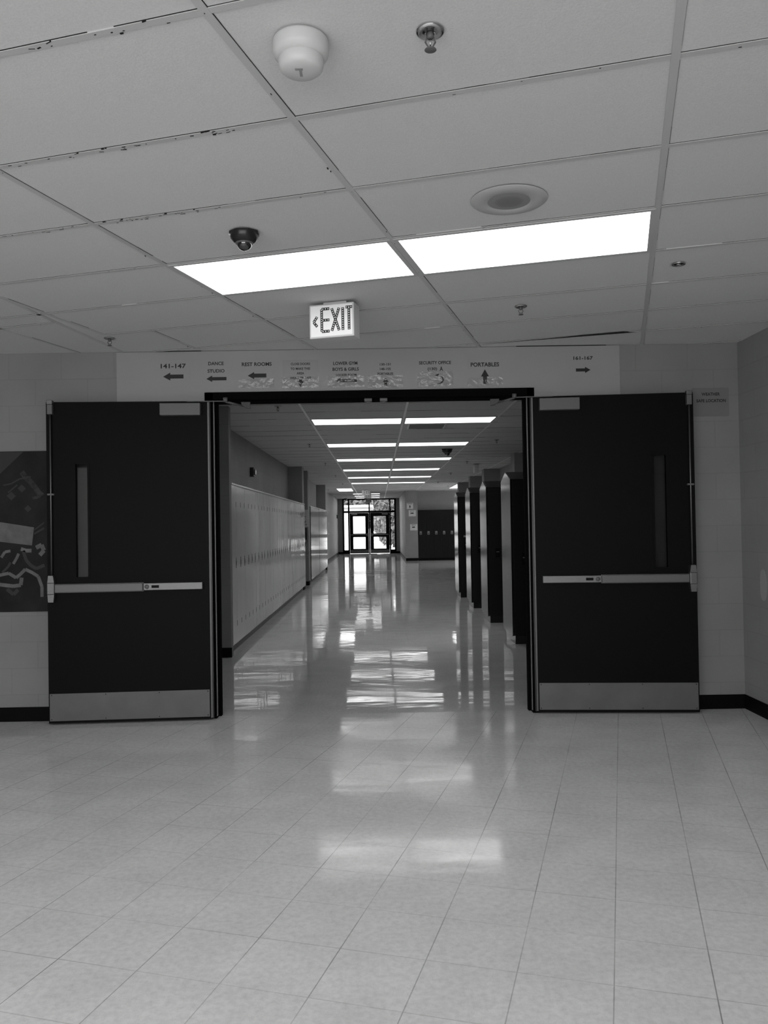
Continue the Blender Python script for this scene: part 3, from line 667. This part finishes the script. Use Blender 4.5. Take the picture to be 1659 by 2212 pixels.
strip([(50, 1020), (60, 1033), (70, 1042), (80, 1055), (92, 1072)], 12, 'mural4'); strip([(73, 1077), (85, 1075), (97, 1066)], 6, 'mural4')
strip([(76, 1154), (98, 1142)], 4, 'mural2'); strip([(76, 1146), (98, 1130)], 3, 'mural2')
strip([(47, 1186), (58, 1190), (70, 1190)], 8); strip([(52, 1190), (58, 1210), (68, 1222), (80, 1229), (98, 1222)], 7, 'mural2')
strip([(80, 1184), (92, 1178), (97, 1190), (88, 1200)], 9, 'mural3')
strip([(4, 1204), (12, 1192), (24, 1190)], 6); strip([(30, 1218), (38, 1205), (42, 1196)], 6); strip([(6, 1236), (18, 1225), (24, 1215)], 5, 'mural2')
strip([(-40, 1240), (0, 1242), (20, 1238), (36, 1248), (46, 1240), (56, 1230), (72, 1238), (84, 1246), (92, 1268), (92, 1290)], 7)
strip([(-40, 1256), (0, 1262), (30, 1266), (46, 1264), (48, 1248)], 8); strip([(16, 1272), (30, 1284), (40, 1274)], 8, 'mural2')
strip([(-60, 1200), (-40, 1212), (-30, 1230)], 10, 'mural2')
o = t.build('painted_mural', None, (0, YW-.0005, 0)); tag(o, 'dark painted mural board with pale abstract figures at left of the black door', 'mural')

# repainted patches on the right wall
b = MB(); cy, cz = 6.02, .98
b.prism([(cy+.05*math.copysign(abs(math.cos(a))**.8, math.cos(a)), cz+.115*math.copysign(abs(math.sin(a))**.6, math.sin(a))) for a in [R(15*i) for i in range(24)]], 'X', XR-.0012, XR, 'patch')
o = b.build('paint_patch'); tag(o, 'light oval patch of paint on the right wall', 'paint patch')
b = MB(); b.prism([(5.2, .35), (5.87, .30), (5.885, .9), (5.86, 1.25), (5.84, 1.3), (5.85, 2.0), (5.84, 2.21), (5.2, 2.22)], 'X', XR-.0014, XR-.0004, 'patch')
o = b.build('paint_patch'); tag(o, 'tall lighter painted area at the edge of the right wall', 'paint patch')

# ------------------------------------------------------------ light lockers along the left
LX = -1.68; LZ0, LZ1 = .10, 1.965; LW = .3045
def make_locker():
    t = thing('locker', (0, 0, 0), 'x', 'locker')
    b = MB(); b.box(-.35, -.014, 0, LW, LZ0, LZ1, 'locker'); b.build('body', t)
    b = MB(); b.box(-.0145, -.0135, .001, LW-.001, LZ0+.006, LZ1-.012, 'seam'); b.box(-.0135, 0, .004, LW-.004, LZ0+.01, LZ1-.016, 'locker', bev=.003); d = b.build('door', t)
    b = MB(); b.box(0, .0015, .232, .272, .985, 1.115, 'lockeredge'); b.box(.0012, .003, .238, .266, .99, 1.11, 'seam'); b.box(.003, .007, .246, .258, 1.02, 1.075, 'darkplastic'); tag(b.build('handle', d), 'dark recessed handle')
    for z in (.34, 1.02, 1.74):
        if z == 1.02: continue
        b = MB(); b.box(-.001, .0025, .272, .280, z-.03, z+.03, 'seam'); b.build('hinge', d)
    for z in (1.78, 1.80, 1.82, .20, .22, .24):
        pass
    return t
ORD = 'first second third fourth fifth sixth seventh eighth ninth tenth eleventh twelfth thirteenth fourteenth fifteenth sixteenth seventeenth eighteenth nineteenth twentieth'.split()
ORD += ['twenty-'+o_ for o_ in ORD[:9]]+['thirtieth', 'thirty-first']
L0 = make_locker(); n = 31; y0 = 9.445
for i in range(n):
    if i == 0: lab = 'nearest light grey locker, against the wall stub'
    elif i == n-1: lab = 'farthest light grey locker, against the wall column'
    else:
        lab = ORD[i]+' light grey locker of the long left row, counted from the wall stub'
    loc = (LX, y0+i*LW, 0)
    if i == 0: L0.location = loc; tag(L0, lab, None, 'light lockers in the long left row'); 
    else:
        lc = copy_tree(L0, loc, 0, lab, 'light lockers in the long left row')
        for ch in children(lc):
            if ch.name.startswith('door'): ch.rotation_euler = (0, random.uniform(-.002, .002), random.uniform(-.010, .010))
YL = y0+n*LW
b = MB(); b.box(-2.03, LX+.006, y0, YL, LZ1, LZ1+.018, 'lockeredge'); tag(b.build('trim_2'), 'bright metal trim on top of the light lockers', kind='structure')
b = MB(); b.box(XC, LX-.06, y0, YL, 0, LZ0, 'midgrey'); tag(b.build('trim_3'), 'grey plinth under the light lockers', kind='structure')
# tall glossy cabinets beyond
def cabinet(y0, y1, ndoor, label):
    t = thing('tall_cabinet', (-1.70, y0, 0), label, 'cabinet', None); L = y1-y0
    b = MB(); b.box(-.34, -.016, 0, L, .1, 1.965, 'locker'); b.build('body', t)
    b = MB(); b.box(-.34, -.07, 0, L, 0, .1, 'midgrey'); b.build('plinth', t)
    b = MB(); b.box(-.02, .004, 0, L, 1.965, 1.985, 'lockeredge'); b.build('top_trim', t)
    b = MB(); b.box(-.018, .002, 0, .05, .1, 1.965, 'seam'); b.build('edge_gap', t)
    w_ = (L-.05)/ndoor
    for i in range(ndoor):
        b = MB(); b.box(-.016, 0, .05+i*w_+.004, .05+(i+1)*w_-.004, .11, 1.955, 'locker', bev=.002); b.build('door', t)
cabinet(20.72, 23.75, 6, 'nearer tall glossy light cabinet beyond the star poster column'); cabinet(23.75, 27.38, 6, 'farther tall glossy light cabinet before the long block wall')
# things on the left
t = thing('wall_strobe', (XC, 13.3, 2.36), 'dark square fire alarm strobe on the wall above the lockers', 'alarm')
b = MB(); b.box(0, .06, -.075, .075, -.075, .075, 'darkplastic', bev=.008); b.build('housing', t)
b = MB(); b.box(.06, .085, -.03, .05, -.05, .05, 'chrome', bev=.01); b.build('lens', t)
t = thing('paper_poster', (-1.79, 20.3695, 1.50), 'white poster with a black star on the narrow column', 'poster')
b = MB(); b.box(-.09, .055, -.001, 0, -.05, .38, 'paper'); b.build('sheet', t)
b = MB(); b.prism([(math.cos(R(90+36*i))*(.055 if i % 2 == 0 else .022)-.035, .08+math.sin(R(90+36*i))*(.055 if i % 2 == 0 else .022)) for i in range(10)], 'Y', -.002, -.001, 'ink'); b.box(-.07, .03, -.002, -.001, .0, .012, 'ink'); b.box(-.075, .0, -.002, -.001, .2, .215, 'ink'); b.box(-.075, -.03, -.002, -.001, .33, .35, 'ink'); b.build('star', t)
t = thing('pay_phone', (-1.79, 20.3695, 1.03), 'dark wall telephone on the narrow column under the star poster', 'telephone')
b = MB(); b.box(-.06, .035, -.08, 0, .10, .40, 'darkplastic', bev=.01); b.build('body', t)
b = MB(); b.tube((-.03, -.09, .16), (-.03, -.09, .36), .015, 'black'); b.build('handset', t)
b = MB(); prev = None
for i in range(13):
    a = R(180+i*15); p = (-.0+.035*math.cos(a), -.06, .10+.09*math.sin(a))
    if prev: b.tube(prev, p, .005, 'darkplastic', 8)
    prev = p
b.build('cord', t)
t = thing('framed_notice', (XC, 33.6, 1.12), 'narrow framed notice on the far left wall', 'picture frame')
b = MB(); b.box(0, .03, -.12, .12, 0, .86, 'chrome'); b.build('frame', t)
b = MB(); b.box(.03, .033, -.1, .1, .5, .84, 'darkplastic'); b.box(.03, .033, -.1, .1, .03, .48, 'paper'); b.build('notice', t)
t = MB(); t.box(-.03, .02, -.12, .0, 0, .18, 'darkplastic', bev=.01); o = t.build('wall_box', None, (XC+.0301, 41.0, 1.83)); tag(o, 'small dark box on the far left wall near the exit', 'wall box')

# ------------------------------------------------------------ dark locker banks at the right, end-on to the corridor
def make_bank():
    t = thing('locker_bank', (0, 0, 0), 'x', 'locker bank'); Wb, Dp, H, PK = 1.05, .74, 2.0, 2.105
    b = MB(); b.box(.02, Wb, .02, Dp-.02, .10, H-.002, 'darklocker'); b.build('body', t)
    b = MB(); b.prism([(0, .10), (Dp, .10), (Dp, H), (Dp*.66, PK), (Dp*.34, PK), (0, H)][:3]+[(Dp, H), (Dp/2, PK), (0, H)], 'X', 0, .02, 'blackgloss') if False else b.prism([(0, .10), (Dp, .10), (Dp, H), (Dp/2, PK), (0, H)], 'X', 0, .02, 'blackgloss')
    tag(b.build('end_panel', t), 'glossy end panel facing the corridor')
    b = MB(); b.prism([(-.004, H), (Dp+.004, H), (Dp/2, PK+.004)], 'X', .02, Wb, 'darklocker'); tag(b.build('sloping_top', t), 'pitched sloping locker top')
    b = MB(); b.box(.035, Wb, .01, Dp-.03, 0, .10, 'blackgloss'); b.build('plinth', t)
    w_ = (Wb-.03)/3
    for side in (0, 1):
        for i in range(3):
            x0 = .025+i*w_; ya, yb = (.0, .02) if side == 0 else (Dp-.02, Dp)
            b = MB(); b.box(x0+.003, x0+w_-.003, ya, yb, .105, H-.008, 'darklocker', bev=.003); d = b.build('door', t)
            yy = (-.004, .001) if side == 0 else (Dp-.001, Dp+.004)
            b = MB(); b.box(x0+.10, x0+.17, yy[0], yy[1], .96, 1.10, 'black', bev=.002)
            b.box(x0+.115, x0+.155, yy[0]-.010 if side == 0 else Dp, yy[1] if side == 0 else Dp+.014, 1.04, 1.052, 'closer')
            b.box(x0+.125, x0+.140, yy[0]-.012 if side == 0 else Dp, yy[1] if side == 0 else Dp+.014, .99, 1.03, 'black'); tag(b.build('latch', d), 'metal latch plate')
    return t
bk = make_bank(); ys = (9.93, 12.08, 14.2, 16.3)
bl = ['nearest black locker bank, partly behind the right doorway jamb', 'second black locker bank from the doorway', 'third black locker bank from the doorway', 'farthest black locker bank on the right, before the far dark lockers']
for i, y in enumerate(ys):
    if i == 0: bk.location = (1.61, y, 0); tag(bk, bl[0], None, 'black locker banks on the right')
    else: copy_tree(bk, (1.60 if i < 3 else 1.59, y, 0), 0, bl[i], 'black locker banks on the right')
# stickers / tags visible on two of them
b = MB(); b.box(1.70, 1.775, 16.2955, 16.2985, 1.20, 1.235, 'grey'); tag(b.build('name_label'), 'small pale label on the farthest black locker bank', 'label')
# far dark lockers across the end
t0 = thing('dark_locker', (0, 0, 0), 'x', 'locker'); LWF = .316
b = MB(); b.box(0, LWF, .016, .40, .1, 2.05, 'darklocker'); b.build('body', t0)
b = MB(); b.box(.004, LWF-.004, 0, .016, .105, 1.99, 'darklocker', bev=.003); d0 = b.build('door', t0)
b = MB(); b.box(.055, .145, -.004, 0, 1.05, 1.19, 'midgrey', bev=.003); b.box(.085, .115, -.012, -.004, 1.07, 1.11, 'black'); tag(b.build('latch', d0), 'grey metal latch plate')
nL = 7
for i in range(nL):
    lab = 'leftmost dark locker beside the far wall corner' if i == 0 else ('rightmost dark far locker hidden by the locker banks' if i == nL-1 else '%s dark far locker from the wall corner' % ['', 'second', 'third', 'fourth', 'fifth', 'sixth'][i])
    if i == 0: t0.location = (1.63, 33.2, 0); tag(t0, lab, None, 'dark lockers across the far wall')
    else: copy_tree(t0, (1.63+i*LWF, 33.2, 0), 0, lab, 'dark lockers across the far wall')
b = MB(); b.box(1.63, 1.63+nL*LWF, 33.23, 33.60, 0, .1, 'rubber'); tag(b.build('trim_4'), kind='structure')
# emergency light unit on right wall
t = thing('emergency_light', (3.1, 24.9, 2.50), 'twin lamp emergency light on the wall behind the right columns', 'emergency light')
b = MB(); b.box(-.10, 0, -.15, .15, 0, .10, 'grey', bev=.01); b.build('housing', t)
for y in (-.09, .09):
    b = MB(); b.lathe([(0, -.05), (.05, -.045), (.055, 0), (.03, .05), (0, .06)], 'darkplastic', 20, Matrix.Translation((-.14, y, .07)) @ Matrix.Rotation(R(90), 4, 'X')); b.build('lamp_head', t)

# ------------------------------------------------------------ far exit: frame, doors, glass
b = MB(); Y0, Y1 = YE-.03, YE+.10
vx = [(-1.815, -1.735), (-1.535, -1.455), (-.47, -.40), (.60, .67), (.855, .94)]
for i, (a, c_) in enumerate(vx):
    b.box(a, c_, Y0, Y1, 0, CZ, 'black')
b.box(-1.8, .94, Y0, Y1, 2.775, CZ+.01, 'black'); b.box(-1.8, .94, Y0, Y1, 2.115, 2.215, 'black')
b.box(-1.8, -1.5, Y0, Y1, 0, .20, 'black'); b.box(.63, .9, Y0, Y1, 0, .20, 'black')
frm2 = st(b, 'door_frame_far', 'black frame of the far glass exit')
for nm_, a, c_, z0, z1 in (('left sidelight pane', -1.735, -1.535, .2, 2.115), ('right sidelight pane', .67, .855, .2, 2.115), ('left corner transom pane', -1.735, -1.535, 2.215, 2.775), ('left transom pane', -1.455, -.47, 2.215, 2.775), ('right transom pane', -.40, .60, 2.215, 2.775), ('right corner transom pane', .67, .855, 2.215, 2.775)):
    e = MB(); e.box(a, c_, YE+.03, YE+.036, z0, z1, 'glass'); tag(e.build('pane', frm2), nm_)
for nm_, a, c_, side in (('door_3', -1.45, -.475, 1), ('door_4', -.395, .595, -1)):
    d = thing(nm_, ((a+c_)/2, YE, 0), ('left' if side > 0 else 'right')+' black glazed exit door at the corridor end', None, None, 0, 'structure'); W2 = (c_-a)/2
    gx0, gx1 = -W2+.175, W2-.175
    b = MB(); b.box(-W2, gx0, 0, .045, .02, 2.11, 'black'); b.box(gx1, W2, 0, .045, .02, 2.11, 'black')
    b.box(gx0, gx1, 0, .045, 1.93, 2.11, 'black'); b.box(gx0, gx1, 0, .045, .86, 1.045, 'black'); b.box(gx0, gx1, 0, .045, .02, .26, 'black'); b.build('leaf', d)
    for z0, z1 in ((.26, .86), (1.045, 1.93)):
        b = MB(); b.box(gx0, gx1, .02, .026, z0, z1, 'glass'); b.build('pane', d)
    b = MB(); b.box(-W2+.03, W2-.03, -.003, 0, .02, .20, 'kick'); b.build('kick_plate', d)
    b = MB(); b.box(-W2+.06, W2-.06, -.09, -.06, .965, 1.0, 'steel', bev=.004); b.box((W2-.10 if side > 0 else -W2+.05), (W2-.05 if side > 0 else -W2+.10), -.09, 0, .90, 1.06, 'steel'); b.box((-W2+.06 if side > 0 else W2-.11), (-W2+.11 if side > 0 else W2-.06), -.09, 0, .955, 1.01, 'steel'); b.build('panic_bar', d)
    b = MB(); b.box(-W2+.08 if side > 0 else W2-.38, -W2+.38 if side > 0 else W2-.08, -.06, 0, 2.01, 2.08, 'midgrey', bev=.005); b.build('door_closer', d)
b = MB(); b.box(-1.75, -.05, 41.3, 42.2, 0, .008, 'mat'); tag(b.build('floor_mat'), 'dark door mat on the floor before the far exit', 'door mat')

# ------------------------------------------------------------ outside
M['concrete'] = speckle(mat('pale_concrete', .62, .9), .62, .08, 1.5); M['stucco'] = mat('white_stucco', .8, .9)
M['fascia'] = mat('grey_fascia', .25, .7); M['bark'] = mat('bark', .10, .9); M['leaf'] = mat('leaf', .15, .7, spec=.3); M['lawn'] = mat('lawn', .3, .9)
b = MB(); b.box(-60, 60, YE+.12, 130, -.12, -.01, 'concrete'); tag(b.build('ground'), 'pale concrete yard outside the exit', kind='structure')
t = thing('portable_building', (-9.05, 58, 0), 'low white building with flat eave seen through the left exit door', 'building')
b = MB(); b.box(-7, 8.5, 0, 8, 0, 2.60, 'stucco'); b.build('wall', t)
b = MB(); b.box(-7.3, 8.72, -.4, 8.3, 2.74, 2.90, 'stucco'); b.box(-7.3, 8.72, -.3, 8.2, 2.60, 2.74, 'fascia'); b.build('roof', t)
def tree(x, y, zc, r, label, n=8000, th=None):
    t = thing('leafy_tree', (x, y, 0), label, 'tree', 'trees outside the far exit')
    b = MB(); b.tube((0, 0, -.02), (0, 0, zc), .16, 'bark', 10, .09)
    for i in range(6):
        a = i*1.05; b.tube((0, 0, zc*.5+.1*i), (r*.6*math.cos(a), r*.6*math.sin(a), zc+.2*i), .05, 'bark', 6, .02)
    b.build('trunk', t)
    b = MB(); k = b.mi('leaf')
    for i in range(n):
        v = Vector((random.gauss(0, 1), random.gauss(0, 1), random.gauss(0, 1))).normalized()*r*random.uniform(.35, 1)**.6
        v.z *= .95; c_ = Vector((0, 0, zc))+v*(1+.18*math.sin(5*v.x/r)*math.cos(4*v.z/r))
        if c_.z < .15: continue
        q = Matrix.Rotation(random.uniform(0, 6.28), 3, Vector((random.random(), random.random(), random.random())).normalized())
        s_ = random.uniform(.09, .17)*max(1, r/2)
        vs = [b.bm.verts.new(c_+q @ Vector(p)*s_) for p in ((-1, 0, 0), (0, -.45, .1), (1, 0, 0), (0, .45, .1))]
        f = b.bm.faces.new(vs); f.material_index = k
    b.build('crown', t)
tree(1.12, 54.3, 1.75, 1.6, 'bushy tree seen through the right exit door'); tree(-2.2, 79, 4.7, 4.0, 'tree above the roof of the white building', 16000)
tree(3.8, 66.5, 4.0, 2.6, 'taller tree at the right of the exit view')
print('objects', len(D.objects))
